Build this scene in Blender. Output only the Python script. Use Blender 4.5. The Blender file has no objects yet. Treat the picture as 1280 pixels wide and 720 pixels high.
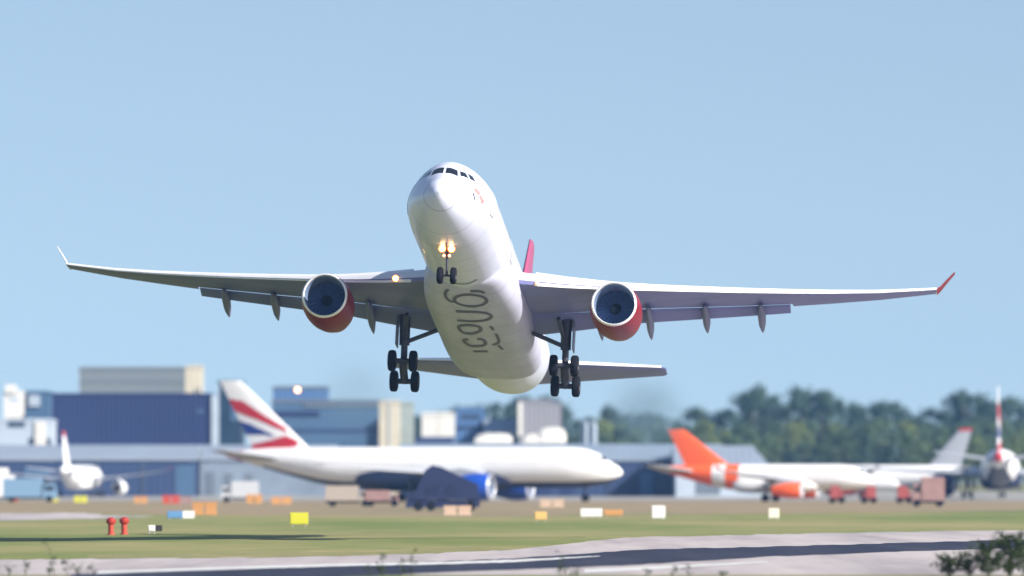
import bpy, bmesh, math, random
from mathutils import Vector, Matrix
R = math.radians
rnd = random.Random(7)
scene = bpy.context.scene
col = scene.collection

# ------------------------------------------------------------------ camera
F_PX, HC = 9135.0, 4.5                 # focal length in pixels of a 1280 px wide frame, eye height
cam = bpy.data.cameras.new("Camera")
cam_ob = bpy.data.objects.new("Camera", cam)
col.objects.link(cam_ob)
cam_ob.location = (0, 0, HC)
cam_ob.rotation_euler = (R(90) + math.atan(230 / F_PX), 0, 0)
cam.sensor_width = 36.0
cam.lens = 36.0 * F_PX / 1280
cam.clip_start = 1.0
cam.clip_end = 20000
cam.dof.use_dof = True
cam.dof.focus_distance = 450
cam.dof.aperture_fstop = 0.39
scene.camera = cam_ob

# ------------------------------------------------------------------ sky, sun, exposure
SUN_EL, SUN_AZ = 30.0, 125.0           # azimuth clockwise from +Y
world = bpy.data.worlds.new("World")
scene.world = world
world.use_nodes = True
nt = world.node_tree
bg = nt.nodes["Background"]
sky = nt.nodes.new("ShaderNodeTexSky")
sky.sky_type = 'NISHITA'
sky.sun_disc = False
sky.sun_elevation = R(SUN_EL)
sky.sun_rotation = R(SUN_AZ)
sky.air_density = 1.0
sky.dust_density = 1.2
sky.ozone_density = 0.5
tc = nt.nodes.new("ShaderNodeTexCoord")
lift = nt.nodes.new("ShaderNodeVectorMath")      # reads the sky a little higher: the deeper blue above the horizon band
lift.operation = 'ADD'
lift.inputs[1].default_value = (0, 0, 0.14)
nt.links.new(tc.outputs["Generated"], lift.inputs[0])
nt.links.new(lift.outputs[0], sky.inputs["Vector"])
nt.links.new(sky.outputs[0], bg.inputs["Color"])
bg.inputs["Strength"].default_value = 0.091
sun = bpy.data.lights.new("Sun", 'SUN')
sun.energy = 5.0
sun.angle = R(0.53)
sun.color = (1.0, 0.94, 0.86)
sun_ob = bpy.data.objects.new("Sun", sun)
col.objects.link(sun_ob)
sd = Vector((math.sin(R(SUN_AZ)) * math.cos(R(SUN_EL)), math.cos(R(SUN_AZ)) * math.cos(R(SUN_EL)), math.sin(R(SUN_EL))))
sun_ob.rotation_euler = sd.to_track_quat('Z', 'Y').to_euler()
sun_ob.location = (0, 0, 200)
scene.view_settings.view_transform = 'Standard'
scene.view_settings.look = 'None'
scene.view_settings.exposure = 0.8
scene.view_settings.gamma = 1
scene.cycles.use_denoising = True
scene.cycles.volume_bounces = 1
scene.cycles.max_bounces = 6

# ------------------------------------------------------------------ helpers
def ground(px, py):
    """metres on the ground under a line of sight"""
    d = HC * F_PX / (py - 590)
    return ((px - 640) / F_PX * d, d)

def gx(px, d):
    return (px - 640) / F_PX * d

def hz(py, d):
    """height of something at distance d"""
    return HC + (590 - py) / F_PX * d

MATS = {}
def mat(name, base, rough=0.5, metal=0.0, var=0.0, scale=1.0, spec=0.5, emit=None, estr=0.0, coat=0.0, stretch=(1, 1, 1), var2=None, bump=0.0):
    if name in MATS: return MATS[name]
    m = bpy.data.materials.new(name); m.use_nodes = True
    t = m.node_tree; b = t.nodes["Principled BSDF"]
    b.inputs["Base Color"].default_value = (*base, 1)
    b.inputs["Roughness"].default_value = rough
    b.inputs["Metallic"].default_value = metal
    b.inputs["Specular IOR Level"].default_value = spec
    b.inputs["Coat Weight"].default_value = coat
    if emit:
        b.inputs["Emission Color"].default_value = (*emit, 1)
        b.inputs["Emission Strength"].default_value = estr
    if var > 0 or bump > 0:
        co = t.nodes.new("ShaderNodeTexCoord"); mp = t.nodes.new("ShaderNodeMapping")
        mp.inputs["Scale"].default_value = stretch
        no = t.nodes.new("ShaderNodeTexNoise"); no.inputs["Scale"].default_value = scale; no.inputs["Detail"].default_value = 6
        t.links.new(co.outputs["Object"], mp.inputs[0]); t.links.new(mp.outputs[0], no.inputs["Vector"])
        if var > 0:
            rp = t.nodes.new("ShaderNodeMapRange")
            rp.inputs[1].default_value = 0.3; rp.inputs[2].default_value = 0.7
            mx = t.nodes.new("ShaderNodeMix"); mx.data_type = 'RGBA'
            t.links.new(no.outputs[0], rp.inputs[0]); t.links.new(rp.outputs[0], mx.inputs[0])
            c2 = var2 if var2 else tuple(c * (1 - var) for c in base)
            mx.inputs[6].default_value = (*base, 1); mx.inputs[7].default_value = (*c2, 1)
            t.links.new(mx.outputs[2], b.inputs["Base Color"])
        if bump > 0:
            bp = t.nodes.new("ShaderNodeBump"); bp.inputs["Strength"].default_value = bump
            t.links.new(no.outputs[0], bp.inputs["Height"]); t.links.new(bp.outputs[0], b.inputs["Normal"])
    MATS[name] = m
    return m

def mesh_ob(name, verts, faces, mats, parent=None, smooth=True, fmat=None, angle=35):
    me = bpy.data.meshes.new(name)
    me.from_pydata([tuple(v) for v in verts], [], faces)
    if not isinstance(mats, (list, tuple)): mats = [mats]
    for m in mats: me.materials.append(m)
    if fmat:
        for p, i in zip(me.polygons, fmat): p.material_index = i
    bm = bmesh.new(); bm.from_mesh(me)
    bmesh.ops.recalc_face_normals(bm, faces=bm.faces)
    if smooth:
        for f in bm.faces: f.smooth = True
        for e in bm.edges:
            if len(e.link_faces) == 2 and e.calc_face_angle(0) > R(angle): e.smooth = False
    bm.to_mesh(me); bm.free()
    o = bpy.data.objects.new(name, me); col.objects.link(o)
    if parent: o.parent = parent
    return o

def tag(o, label, cat=None, group=None, kind=None):
    o["label"] = label
    if cat: o["category"] = cat
    if group: o["group"] = group
    if kind: o["kind"] = kind
    return o

def empty(name, loc=(0, 0, 0), rz=0.0):
    o = bpy.data.objects.new(name, None); col.objects.link(o)
    o.location = loc; o.rotation_euler = (0, 0, rz); o.empty_display_size = 0.5
    return o

def copy_tree(o, parent=None):
    c = o.copy(); col.objects.link(c)
    if parent: c.parent = parent
    for ch in o.children: copy_tree(ch, c)
    return c

class MB:
    """collects shapes into one mesh"""
    def __init__(s): s.v = []; s.f = []; s.m = []
    def add(s, v, f, mi=0):
        n = len(s.v); s.v += [tuple(x) for x in v]; s.f += [[i + n for i in q] for q in f]; s.m += [mi] * len(f)
        return s
    def box(s, x0, x1, y0, y1, z0, z1, mi=0, M=None, taper=1.0):
        cx, cy = (x0 + x1) / 2, (y0 + y1) / 2
        v = [Vector((x, y, z0)) for x, y in ((x0, y0), (x1, y0), (x1, y1), (x0, y1))]
        v += [Vector((cx + (x - cx) * taper, cy + (y - cy) * taper, z1)) for x, y in ((x0, y0), (x1, y0), (x1, y1), (x0, y1))]
        if M: v = [M @ q for q in v]
        return s.add(v, [[0, 3, 2, 1], [4, 5, 6, 7], [0, 1, 5, 4], [1, 2, 6, 5], [2, 3, 7, 6], [3, 0, 4, 7]], mi)
    def tube(s, pts, rad, n=10, mi=0, cap=True):
        pts = [Vector(p) for p in pts]
        rad = rad if isinstance(rad, (list, tuple)) else [rad] * len(pts)
        rings = []
        for i, p in enumerate(pts):
            d = (pts[min(i + 1, len(pts) - 1)] - pts[max(i - 1, 0)]).normalized()
            u = d.orthogonal().normalized() if abs(d.z) > 0.9 else d.cross(Vector((0, 0, 1))).normalized()
            w = d.cross(u)
            rings.append([p + (u * math.cos(2 * math.pi * k / n) + w * math.sin(2 * math.pi * k / n)) * rad[i] for k in range(n)])
        return s.loft(rings, mi, cap)
    def loft(s, rings, mi=0, cap=True):
        n = len(rings[0]); v = [p for r in rings for p in r]; f = []
        for i in range(len(rings) - 1):
            for k in range(n):
                a, b = i * n + k, i * n + (k + 1) % n
                f.append([a, b, b + n, a + n])
        if cap: f.append(list(range(n))[::-1]); f.append([(len(rings) - 1) * n + k for k in range(n)])
        return s.add(v, f, mi)
    def lathe(s, prof, c, axis='X', n=40, mi=0, close=False):
        rings = []
        for a, r in prof:
            ring = []
            for k in range(n):
                t = 2 * math.pi * k / n; p, q = r * math.cos(t), r * math.sin(t)
                ring.append(Vector(c) + Vector((a, p, q) if axis == 'X' else ((p, a, q) if axis == 'Y' else (p, q, a))))
            rings.append(ring)
        return s.loft(rings, mi, close)
    def build(s, name, mats, parent=None, smooth=True, angle=35):
        return mesh_ob(name, s.v, s.f, mats, parent, smooth, s.m, angle)

def interp(tab, x):
    """smooth (monotone cubic) interpolation of a table [(x, y), ...]"""
    if x <= tab[0][0]: return tab[0][1]
    if x >= tab[-1][0]: return tab[-1][1]
    n = len(tab)
    i = max(k for k in range(n - 1) if tab[k][0] <= x)
    d = [(tab[k + 1][1] - tab[k][1]) / (tab[k + 1][0] - tab[k][0]) for k in range(n - 1)]
    def m(k):
        if k == 0: return d[0]
        if k == n - 1: return d[-1]
        if d[k - 1] * d[k] <= 0: return 0.0
        return 2 * d[k - 1] * d[k] / (d[k - 1] + d[k])
    h = tab[i + 1][0] - tab[i][0]; t = (x - tab[i][0]) / h
    return ((2 * t**3 - 3 * t**2 + 1) * tab[i][1] + (t**3 - 2 * t**2 + t) * h * m(i) + (-2 * t**3 + 3 * t**2) * tab[i + 1][1] + (t**3 - t**2) * h * m(i + 1))

def foil(n=11, tc=0.11, end=1.0):
    """closed aerofoil outline, chord 1, from trailing edge over the top to the nose and back below"""
    xs = [end * (1 - math.cos(math.pi * k / (n - 1))) / 2 for k in range(n)]
    def th(x): return 5 * tc * (0.2969 * math.sqrt(x) - 0.126 * x - 0.3516 * x * x + 0.2843 * x**3 - 0.1036 * x**4)
    def cb(x): return 0.018 * math.sin(math.pi * min(1, x))
    up = [(x, cb(x) + th(x) + 0.001) for x in xs[::-1]]
    lo = [(x, cb(x) - th(x) - 0.001) for x in xs[1:]]
    return up + lo

# ------------------------------------------------------------------ airliners: numbers are those of one wide-body, scaled for the others
NOSE_TOP = [(0, -.85), (.12, -.5), (.3, -.25), (.8, .2), (1.5, .6), (1.95, .83), (3, 1.6), (4, 2.08), (5, 2.42), (6, 2.63), (7.5, 2.78), (9, 2.82)]
NOSE_BOT = [(0, -.85), (.12, -1.1), (.3, -1.32), (.8, -1.68), (1.5, -1.98), (2.5, -2.28), (4, -2.56), (5.5, -2.74), (7, -2.81), (9, -2.82)]
NOSE_HW = [(0, .0), (.12, .3), (.3, .52), (.8, .95), (1.5, 1.36), (2.5, 1.8), (4, 2.27), (5.5, 2.56), (7, 2.74), (9, 2.82)]
TAIL_TOP = [(0, 2.82), (7, 2.82), (12, 2.74), (16, 2.5), (18.5, 2.22), (19.5, 2.02), (19.66, 1.9)]
TAIL_BOT = [(0, -2.82), (1.5, -2.8), (4, -2.55), (7, -1.95), (10, -1.2), (13, -.35), (16, .5), (18.5, 1.2), (19.5, 1.5), (19.66, 1.6)]
TAIL_HW = [(0, 2.82), (4, 2.72), (8, 2.25), (12, 1.62), (16, .92), (18.5, .46), (19.5, .28), (19.66, .14)]

PINCH = [(0, 0), (1, .12), (2.2, .32), (3.6, .28), (6.5, .09), (9, 0)]
class Body:
    def __init__(s, L, Rf):
        s.L, s.k = L, Rf / 2.82; s.R = Rf
        s.xn, s.xt = 9 * s.k, L - 19.66 * s.k
    def sec(s, x):
        k = s.k
        if x < s.xn: a = x / k; t, b, w = interp(NOSE_TOP, a), interp(NOSE_BOT, a), interp(NOSE_HW, a)
        elif x < s.xt: t, b, w = 2.82, -2.82, 2.82
        else: a = (x - s.xt) / k; t, b, w = interp(TAIL_TOP, a), interp(TAIL_BOT, a), interp(TAIL_HW, a)
        return (t + b) / 2 * k, w * k, (t - b) / 2 * k
    def pt(s, x, deg, off=0.0):
        """deg from the crown, positive to starboard (+y)"""
        zc, w, h = s.sec(x); t = R(deg)
        n = Vector((0, math.sin(t) / max(w, .01), math.cos(t) / max(h, .01))).normalized()
        pf = interp(PINCH, x / s.k)
        return Vector((x, w * math.sin(t) * (1 - pf * max(0, math.cos(t))), zc + h * math.cos(t))) + n * off
    def stations(s):
        k = s.k
        st = [a * k for a in (0, .02, .06, .12, .2, .3, .45, .6, .8, 1.05, 1.3, 1.6, 1.95, 2.3, 2.65, 3, 3.4, 3.8, 4.3, 4.8, 5.4, 6, 6.7, 7.5, 8.2, 9)]
        m = 8; st += [s.xn + (s.xt - s.xn) * (i + 1) / m for i in range(m)]
        st += [s.xt + a * k for a in (1, 2, 3, 4, 5, 6, 7, 8, 9, 10, 11, 12, 13, 14, 15, 16, 17, 17.8, 18.5, 19, 19.4, 19.6, 19.66)]
        return st

def quad_patch(name, f, corners, m, parent, n=7, thick=0.0):
    """a patch on a surface f(a, b): four corners in surface coordinates"""
    v, fc = [], []
    (a0, b0), (a1, b1), (a2, b2), (a3, b3) = corners
    for i in range(n):
        for j in range(n):
            s, t = i / (n - 1), j / (n - 1)
            a = (a0 * (1 - s) + a1 * s) * (1 - t) + (a3 * (1 - s) + a2 * s) * t
            b = (b0 * (1 - s) + b1 * s) * (1 - t) + (b3 * (1 - s) + b2 * s) * t
            v.append(f(a, b))
    for i in range(n - 1):
        for j in range(n - 1): fc.append([i * n + j, (i + 1) * n + j, (i + 1) * n + j + 1, i * n + j + 1])
    return mesh_ob(name, v, fc, m, parent)

LE_Z = [(2.4, -.95), (6.5, -.6), (9.4, -.25), (13.5, .33), (19.3, 1.22), (25.4, 2.3), (29.3, 3.2)]
def wing_geo(y):
    """x of the leading edge from the root, chord, z, twist (deg)"""
    a = abs(y)
    xle = (min(a, 9.4) - 2.8) * .65 + max(0, a - 9.4) * .62
    ch = 10.6 + (min(a, 9.4) - 2.8) * (7.0 - 10.6) / 6.6 if a < 9.4 else 7.0 + (a - 9.4) * (1.9 - 7.0) / 19.9
    return xle, ch, interp(LE_Z, a), 1.6 - 3.0 * a / 29.3 - 2.2 * max(0, (a - 20) / 9.3)

def airliner(name, label, cat, S):
    root = empty(name); tag(root, label, cat, S.get('group'))
    B = Body(S['L'], S['R']); k = S['R'] / 2.82; kw = S['span'] / 60.3
    det = S.get('detail', False)
    ox, oz = S.get('xref', S['L'] * .5), S.get('zref', 0.0)      # body point the Empty stands for
    O = Vector((ox, 0, oz))
    C = S['mats']
    # fuselage
    st = B.stations(); n = 64 if det else 32
    V, Fc, fm = [], [], []
    for x in st:
        for j in range(n): V.append(B.pt(x, 360 * j / n) - O)
    for i in range(len(st) - 1):
        xm = (st[i] + st[i + 1]) / 2
        for j in range(n):
            a, b = i * n + j, i * n + (j + 1) % n
            Fc.append([a, b, b + n, a + n]); fm.append(S['paint'](xm / S['L'], 180 - abs(180 - 360 * (j + .5) / n)) if 'paint' in S else 0)
    Fc.append([(len(st) - 1) * n + j for j in range(n)]); fm.append(fm[-1])
    mesh_ob('fuselage', V, Fc, C['body'], root, True, fm)
    # cockpit windows
    for s in (1, -1):
        for cs in (((2.08, 4), (2.78, 3), (3.02, 30), (2.45, 38)), ((2.72, 42), (3.18, 34), (3.68, 42), (3.4, 53)), ((3.6, 55), (3.92, 44), (4.36, 50), (4.22, 60))):
            quad_patch('cockpit_window', lambda a, b, s=s: B.pt(a * k, b * s, .012 * (1 if det else 3)) - O, cs, M_GLASS, root)
    # cabin windows and doors
    if S.get('windows'):
        ww, wh = .13 * k * S.get('wsize', 1), 3.6 * S.get('wsize', 1)
        w0 = quad_patch('cabin_window', lambda a, b: B.pt(a, b, .012) - O, ((-ww + 12, -76 - wh), (ww + 12, -76 - wh), (ww + 12, -76 + wh), (-ww + 12, -76 + wh)), C.get('window', M_GLASS), root, 3)
        x0, x1, cnt, side = S['windows']
        w0.location.x = x0 - 12
        for i in range(1, cnt):
            c = w0.copy(); col.objects.link(c); c.parent = root; c.location.x = x0 - 12 + (x1 - x0) * i / (cnt - 1)
        if side > 0:
            for c in [q for q in root.children if q.name.startswith('cabin_window')]: c.scale.y = -1
    for (dx, s) in S.get('doors', []):
        f = lambda a, b, s=s: B.pt(a, b * s, .015) - O
        d = quad_patch('door', f, ((dx, 62), (dx + 1.05 * k, 62), (dx + 1.05 * k, 103), (dx, 103)), M_DOOR, root)
        quad_patch('door_panel', lambda a, b, s=s: B.pt(a, b * s, .02) - O, ((dx + .08, 63.5), (dx + 1.0 * k, 63.5), (dx + 1.0 * k, 101.5), (dx + .08, 101.5)), C['body'][0], d)
    # belly fairing
    fx0, fx1 = S['fair']
    FT = [(0, .0), (.04, .3), (.12, .68), (.22, .92), (.34, 1), (.72, 1), (.84, .93), (.92, .76), (.97, .5), (1, 0)]
    def fairing(x, t):
        u = (x - fx0) / (fx1 - fx0); q = interp(FT, u)
        w, h, zc = (2.2 + .98 * q) * k, (1.1 + .72 * q) * k, (-1.6 - .0 * q) * k
        if u < .0001 or u > .9999: w, h = 2.0 * k, .95 * k
        c, s_ = math.cos(t), math.sin(t); e = 2 / 2.9
        return Vector((x, w * math.copysign(abs(c)**e, c), zc + h * math.copysign(abs(s_)**e, s_)))
    mb = MB(); us = [0, .01, .03, .06, .1, .15, .2, .27, .34, .45, .55, .65, .72, .78, .84, .88, .92, .95, .975, .99, 1]
    mb.loft([[fairing(fx0 + u * (fx1 - fx0), 2 * math.pi * j / 48) - O for j in range(48)] for u in us])
    mb.build('belly_fairing', C.get('fairing', C['body'][S.get('belly_i', 0)]), root, angle=60)
    # wings
    wx = S['wing_x']; zoff = S.get('wing_z', 0.0); flex = S.get('flex', 1.0)
    fl = S.get('flap', 0.0)
    yflap = 19.9
    def wpt(y, u, v, s):
        xle, ch, z, tw = wing_geo(y); t = R(tw)
        x, zz = u * ch, v * ch
        zb = (-.95 + (z + .95) * flex)
        return Vector((wx + (xle + x * math.cos(t) + zz * math.sin(t)) * kw, s * y * kw, (zb - x * math.sin(t) + zz * math.cos(t)) * kw + zoff)) - O
    nf = 13 if det else 9
    for s in (1, -1):
        ys = [1.2, 2.6, 4, 6, 8, 9.4, 11.5, 14, 17, yflap, yflap + .02, 22.5, 25.5, 28, 29.3]
        rings = []
        for y in ys:
            end = .80 if (fl and 2.6 <= y <= yflap) else 1.0
            tc = .145 - .045 * min(1, y / 12)
            sl = .03 if fl else 0
            rings.append([wpt(y, px - (sl if px < .06 else 0), pz - (.018 if (fl and px < .02) else 0), s) for px, pz in foil(nf, tc, end)])
        mb = MB(); mb.loft(rings); npt = 2 * nf - 1
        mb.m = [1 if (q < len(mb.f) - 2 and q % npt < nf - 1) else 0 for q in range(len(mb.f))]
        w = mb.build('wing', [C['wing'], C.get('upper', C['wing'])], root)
        # bright slat along the leading edge
        mb = MB(); rr = []
        for y in ys[2:]:
            ring = []
            tc = (.145 - .045 * min(1, y / 12)) + .006
            for px, pz in [(.13, .052), (.07, .05), (.02, .03), (-.005, .008), (-.028, -.022), (-.024, -.034), (-.0, -.03), (.025, -.02), (.05, .0), (.1, .035)]:
                sc = .8 + .5 * (1 - min(1, y / 29))
                ring.append(wpt(y, px * .95, pz * tc / .10, s))
            rr.append(ring)
        mb.loft(rr); mb.build('slat', C['slat'], w)
        # flap
        if fl:
            for ya, yb in ((3.0, 9.0), (9.15, yflap - .15)):
                rr = []
                for i in range(6):
                    y = ya + (yb - ya) * i / 5; ring = []
                    ca, sa = math.cos(R(fl)), math.sin(R(fl))
                    for px, pz in foil(8, .13):
                        x, z = px * .255, pz * .255
                        ring.append(wpt(y, .80 + x * ca + z * sa, -.020 - x * sa + z * ca, s))
                    rr.append(ring)
                mb = MB(); mb.loft(rr); mb.build('flap', C['wing'], w)
            for y in (7.6, 10.75, 14.35, 17.9):
                mb = MB(); xle, ch, z, tw = wing_geo(y); rr = []
                for q, wd, ht in ((0, .02, .03), (.08, .15, .2), (.25, .23, .36), (.5, .27, .46), (.7, .24, .42), (.88, .13, .24), (1, .02, .03)):
                    ln = 4.6 if y < 12 else 4.1
                    drop = -.42 - .3 * q - 1.0 * max(0, q - .4)
                    c = wpt(y, .52, 0, s) + Vector((q * ln, 0, drop * (1.2 if y < 12 else .95)))
                    rr.append([c + Vector((0, wd * math.cos(t * math.pi / 6), ht * math.sin(t * math.pi / 6))) for t in range(12)])
                mb.loft(rr); mb.build('flap_fairing', C['under'], w)
        if S.get('winglet', 1):
            rr = []
            for q in range(5):
                t = q / 4
                tw = wing_geo(29.3)
                x0 = tw[0] + .7 + 1.5 * t; ch = 1.5 - .8 * t
                yy = 29.25 + 1.0 * t + .1 * t * t; z = tw[2] + .0 + 1.5 * t * S.get('wlh', 1.15)
                zb = -.95 + (z + .95) * flex
                if q == 0: x0, ch = tw[0], 1.9
                rr.append([Vector((wx + (x0 + px * ch) * kw, s * (yy + pz * ch * -.8) * kw, (zb + pz * ch * .45) * kw + zoff)) - O for px, pz in foil(7, .09)])
            mb = MB(); mb.loft(rr); mb.m = [1 if q % 13 < 6 else 0 for q in range(len(mb.f))]; mb.build('winglet', [C['winglet'], M_WHITE2], w)
        # landing lamp in the wing root
        if S.get('lamps'):
            if s == 1: lamp('landing_light', wpt(5.1, -.035, -.02, s) + Vector((-.1, 0, 0)), .22, w, 4)
            else: lamp('landing_light', wpt(4.2, -.035, -.03, s) + Vector((-.1, 0, 0)), .13, w, 2.2)
    # engines
    for (ey, side) in S['engines']:
        er = S['eng_r'] / 1.6; xle = wing_geo(ey / kw)
        ex = wx + xle[0] * kw - S.get('eng_fwd', 5.2) * er; ez = S['eng_z']
        c = Vector((ex, side * ey, ez)) - O
        el = S.get('eng_len', 6.6) / 6.6
        prof = [(.17, 1.515), (.36, 1.565), (.8, 1.63), (1.6, 1.70), (2.6, 1.70), (3.6, 1.62), (4.6, 1.45), (5.6, 1.2), (6.6, .95), (6.55, .9), (5.8, .95)]
        mb = MB(); mb.lathe([(a * el, r * er) for a, r in prof], c, 'X', 40); e = mb.build('engine', C['nacelle'], root)
        mb = MB(); mb.lathe([(a, r * er) for a, r in [(.17, 1.515), (.08, 1.48), (.015, 1.44), (.0, 1.41), (.03, 1.38), (.1, 1.36), (.2, 1.35)]], c, 'X', 40); mb.build('inlet_lip', C['lip'], e)
        mb = MB(); mb.lathe([(a, r * er) for a, r in [(.2, 1.35), (.7, 1.32), (1.3, 1.3), (1.75, 1.3)]], c, 'X', 40); mb.build('inlet_duct', M_DUCT, e)
        mb = MB()
        mb.lathe([(1.75, 1.3 * er), (1.76, .01)], c, 'X', 40)
        for b_ in range(24):
            t = 2 * math.pi * b_ / 24; pts = []
            for r, sw, wd in ((.38, 0, .075), (.8, .05, .085), (1.27, .02, .07)):
                for dd, dx in ((-wd, 1.48), (wd, 1.68)):
                    tt = t + (dd + sw) / r; pts.append(c + Vector((dx, r * er * math.cos(tt), r * er * math.sin(tt))))
            mb.add(pts, [[0, 1, 3, 2], [2, 3, 5, 4]])
        mb.build('fan', M_FAN, e)
        mb = MB(); mb.lathe([(.95, .02), (1.05, .1 * er), (1.3, .26 * er), (1.6, .38 * er)], c, 'X', 20); mb.build('spinner', M_SPIN, e)
        mb = MB(); mb.lathe([(5.2 * el, .9 * er), (6.2 * el, .62 * er), (7.2 * el, .42 * er), (7.9 * el, .05 * er)], c, 'X', 24); mb.build('exhaust_cone', M_EXH, e)
        # pylon
        rr = []
        wl = wpt(ey / kw, .02, 0, side)
        for q, top, bot in ((.9, 1.63, 1.3), (2.2, 1.95, 1.2), (4.2, 2.3, 1.1), (6.5, 2.1, .8), (8.5, 1.75, 1.25)):
            zt = c.z + top * er
            if q > 5: zt = wpt(ey / kw, .2, 0, side).z
            rr.append([Vector((c.x + q * er * el, c.y + wdt * er, zz)) for wdt, zz in ((-.18, zt), (.18, zt), (.2, c.z + bot * er), (-.2, c.z + bot * er))])
        mb = MB(); mb.loft(rr); mb.build('pylon', C['under'], e)
    # fin
    H, fxr, fz0 = S['H'], S['fin_x'], 2.5 * k
    kf = S.get('kf', kw)
    def fpt(u, v, s, off=0.0):
        """u along the chord, v up the fin, s side"""
        xle, ch = fxr + S.get('fin_sweep', 8.4) * kf * v, (8.6 + (3.1 - 8.6) * v) * kf
        u_ = max(0, min(1, u))
        t = 5 * .085 * (0.2969 * math.sqrt(u_) - 0.126 * u_ - 0.3516 * u_**2 + 0.2843 * u_**3 - 0.1036 * u_**4) * ch
        return Vector((xle + u * ch, s * (t + .01 + off), fz0 + (H - fz0) * v)) - O
    us = [0, .02, .06, .13, .25, .4, .55, .7, .85, 1]
    rr = []
    for v in (-.08, 0, .25, .5, .75, .97, 1):
        vv = max(0, min(v, 1))
        ring = [fpt(u, v, 1) for u in us] + [fpt(u, v, -1) for u in us[::-1]]
        rr.append(ring)
    mb = MB(); mb.loft(rr); fin = mb.build('tail_fin', C['fin'], root)
    # dorsal fillet is part of the fin; painted fields on it
    for nm, m_, poly in S.get('fin_marks', []):
        mb = MB(); N = 56
        def inside(u, v):
            c_ = False; j = len(poly) - 1
            for i in range(len(poly)):
                (xi, yi), (xj, yj) = poly[i], poly[j]
                if (yi > v) != (yj > v) and u < (xj - xi) * (v - yi) / (yj - yi) + xi: c_ = not c_
                j = i
            return c_
        for s in (1, -1):
            for i in range(N):
                for j in range(N):
                    if inside((i + .5) / N, (j + .5) / N):
                        mb.add([fpt(a / N, b / N, s, .04) for a, b in ((i, j), (i + 1, j), (i + 1, j + 1), (i, j + 1))], [[0, 1, 2, 3]])
        mb.build(nm, m_, fin)
    # tailplane
    tx = S['tail_x']; tz = 1.15 * k
    for s in (1, -1):
        rr = []
        for v in (0, .2, .5, .8, .97, 1):
            y = (.4 + 9.3 * v); xl = 5.9 * v + (.3 if v == 1 else 0); ch = 6.3 + (2.3 - 6.3) * v - (.6 if v == 1 else 0)
            rr.append([Vector((tx + (xl + px * ch) * kf, s * y * kf, tz + (1.25 * v + pz * ch - .03 * px * ch) * kf)) - O for px, pz in foil(8, .1)])
        mb = MB(); mb.loft(rr); tp = mb.build('tailplane', C['wing'], root)
        rr = []
        for v in (.08, .5, .97):
            y = (.4 + 9.3 * v); xl = 5.9 * v; ch = 6.3 + (2.3 - 6.3) * v
            rr.append([Vector((tx + (xl + px * ch) * kf, s * y * kf, tz + (1.25 * v + pz * ch) * kf)) - O for px, pz in ((.07, .055), (.02, .038), (-.006, .016), (-.012, .0), (-.006, -.012), (.02, .0))])
        mb = MB(); mb.loft(rr); mb.build('leading_edge', C['slat'], tp)
    # landing gear
    for g in S['gear']: gear(root, g, O, det)
    return root, B, fairing, O, wpt

def lamp(name, p, r, parent, strength):
    mb = MB(); mb.lathe([(.0, r * 1.0), (.12, r * .95), (.3, r * .5), (.34, .01)], p, 'X', 20)
    h = mb.build(name, M_HALO, parent)
    mb = MB(); mb.lathe([(-.1, .01), (-.06, r * .45), (.0, r * .72), (.06, r * .74)], p, 'X', 20)
    mb.build('lens', mat('lamp_%g' % strength, (1, .8, .5), .3, emit=(1, .74, .36), estr=strength), h)
    return h

def wheel(p, r, w, parent):
    mb = MB()
    mb.lathe([(-w / 2, r * .55), (-w / 2, r * .8), (-w * .42, r * .93), (-w * .25, r), (w * .25, r), (w * .42, r * .93), (w / 2, r * .8), (w / 2, r * .55), (w * .3, r * .5), (w * .3, .05)], p, 'Y', 28, 0)
    mb.lathe([(-w * .3, r * .05), (-w * .3, r * .5), (-w / 2, r * .55)], p, 'Y', 28, 1)
    return mb.build('wheel', [M_TYRE, M_RIM], parent)

def gear(root, g, O, det):
    top, ax, r, w, lat, wb, tilt = Vector(g['top']) - O, Vector(g['axle']) - O, g['r'], g['w'], g['lat'], g.get('wb', 0), R(g.get('tilt', 0))
    mb = MB()
    mid = top.lerp(ax, .55)
    q = g.get('sr', .2)
    mb.tube([top, mid], [q, q * .95], 14); mb.tube([mid, ax], [q * .62, q * .62], 12)
    mb.tube([mid + Vector((.0, 0, .1)), mid + Vector((.35, 0, -.35)), ax + Vector((.3, 0, .25)), ax], q * .3, 8)
    if 'brace' in g: mb.tube([top.lerp(ax, .5), Vector(g['brace']) - O], q * .42, 8)
    if 'drag' in g: mb.tube([top.lerp(ax, .5), Vector(g['drag']) - O], q * .4, 8)
    leg = mb.build('landing_gear', M_GEAR, root)
    if wb:
        d = Vector((math.cos(tilt), 0, -math.sin(tilt))) * wb / 2
        mb = MB(); mb.tube([ax - d, ax + d], q * .75, 10)
        for sg in (-1, 1): mb.tube([ax + d * sg - Vector((0, lat, 0)), ax + d * sg + Vector((0, lat, 0))], q * .5, 10)
        mb.build('bogie', M_GEAR, leg)
        for sg in (-1, 1):
            for l in (-lat, lat): wheel(ax + d * sg + Vector((0, l, 0)), r, w, leg)
    else:
        mb = MB(); mb.tube([ax - Vector((0, lat, 0)), ax + Vector((0, lat, 0))], q * .5, 10); mb.build('axle', M_GEAR, leg)
        for l in (-lat, lat): wheel(ax + Vector((0, l, 0)), r, w, leg)
    if 'door' in g:
        a, b, tk = [Vector(x) - O for x in g['door'][:2]] + [g['door'][2]]
        mb = MB(); mb.box(a.x, b.x, a.y - tk / 2, a.y + tk / 2, min(a.z, b.z), max(a.z, b.z)); mb.build('gear_door', M_UNDER, leg)
    for (p, rr, st) in g.get('lamps', []): lamp('landing_light', Vector(p) - O, rr, leg, st)
    return leg

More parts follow.
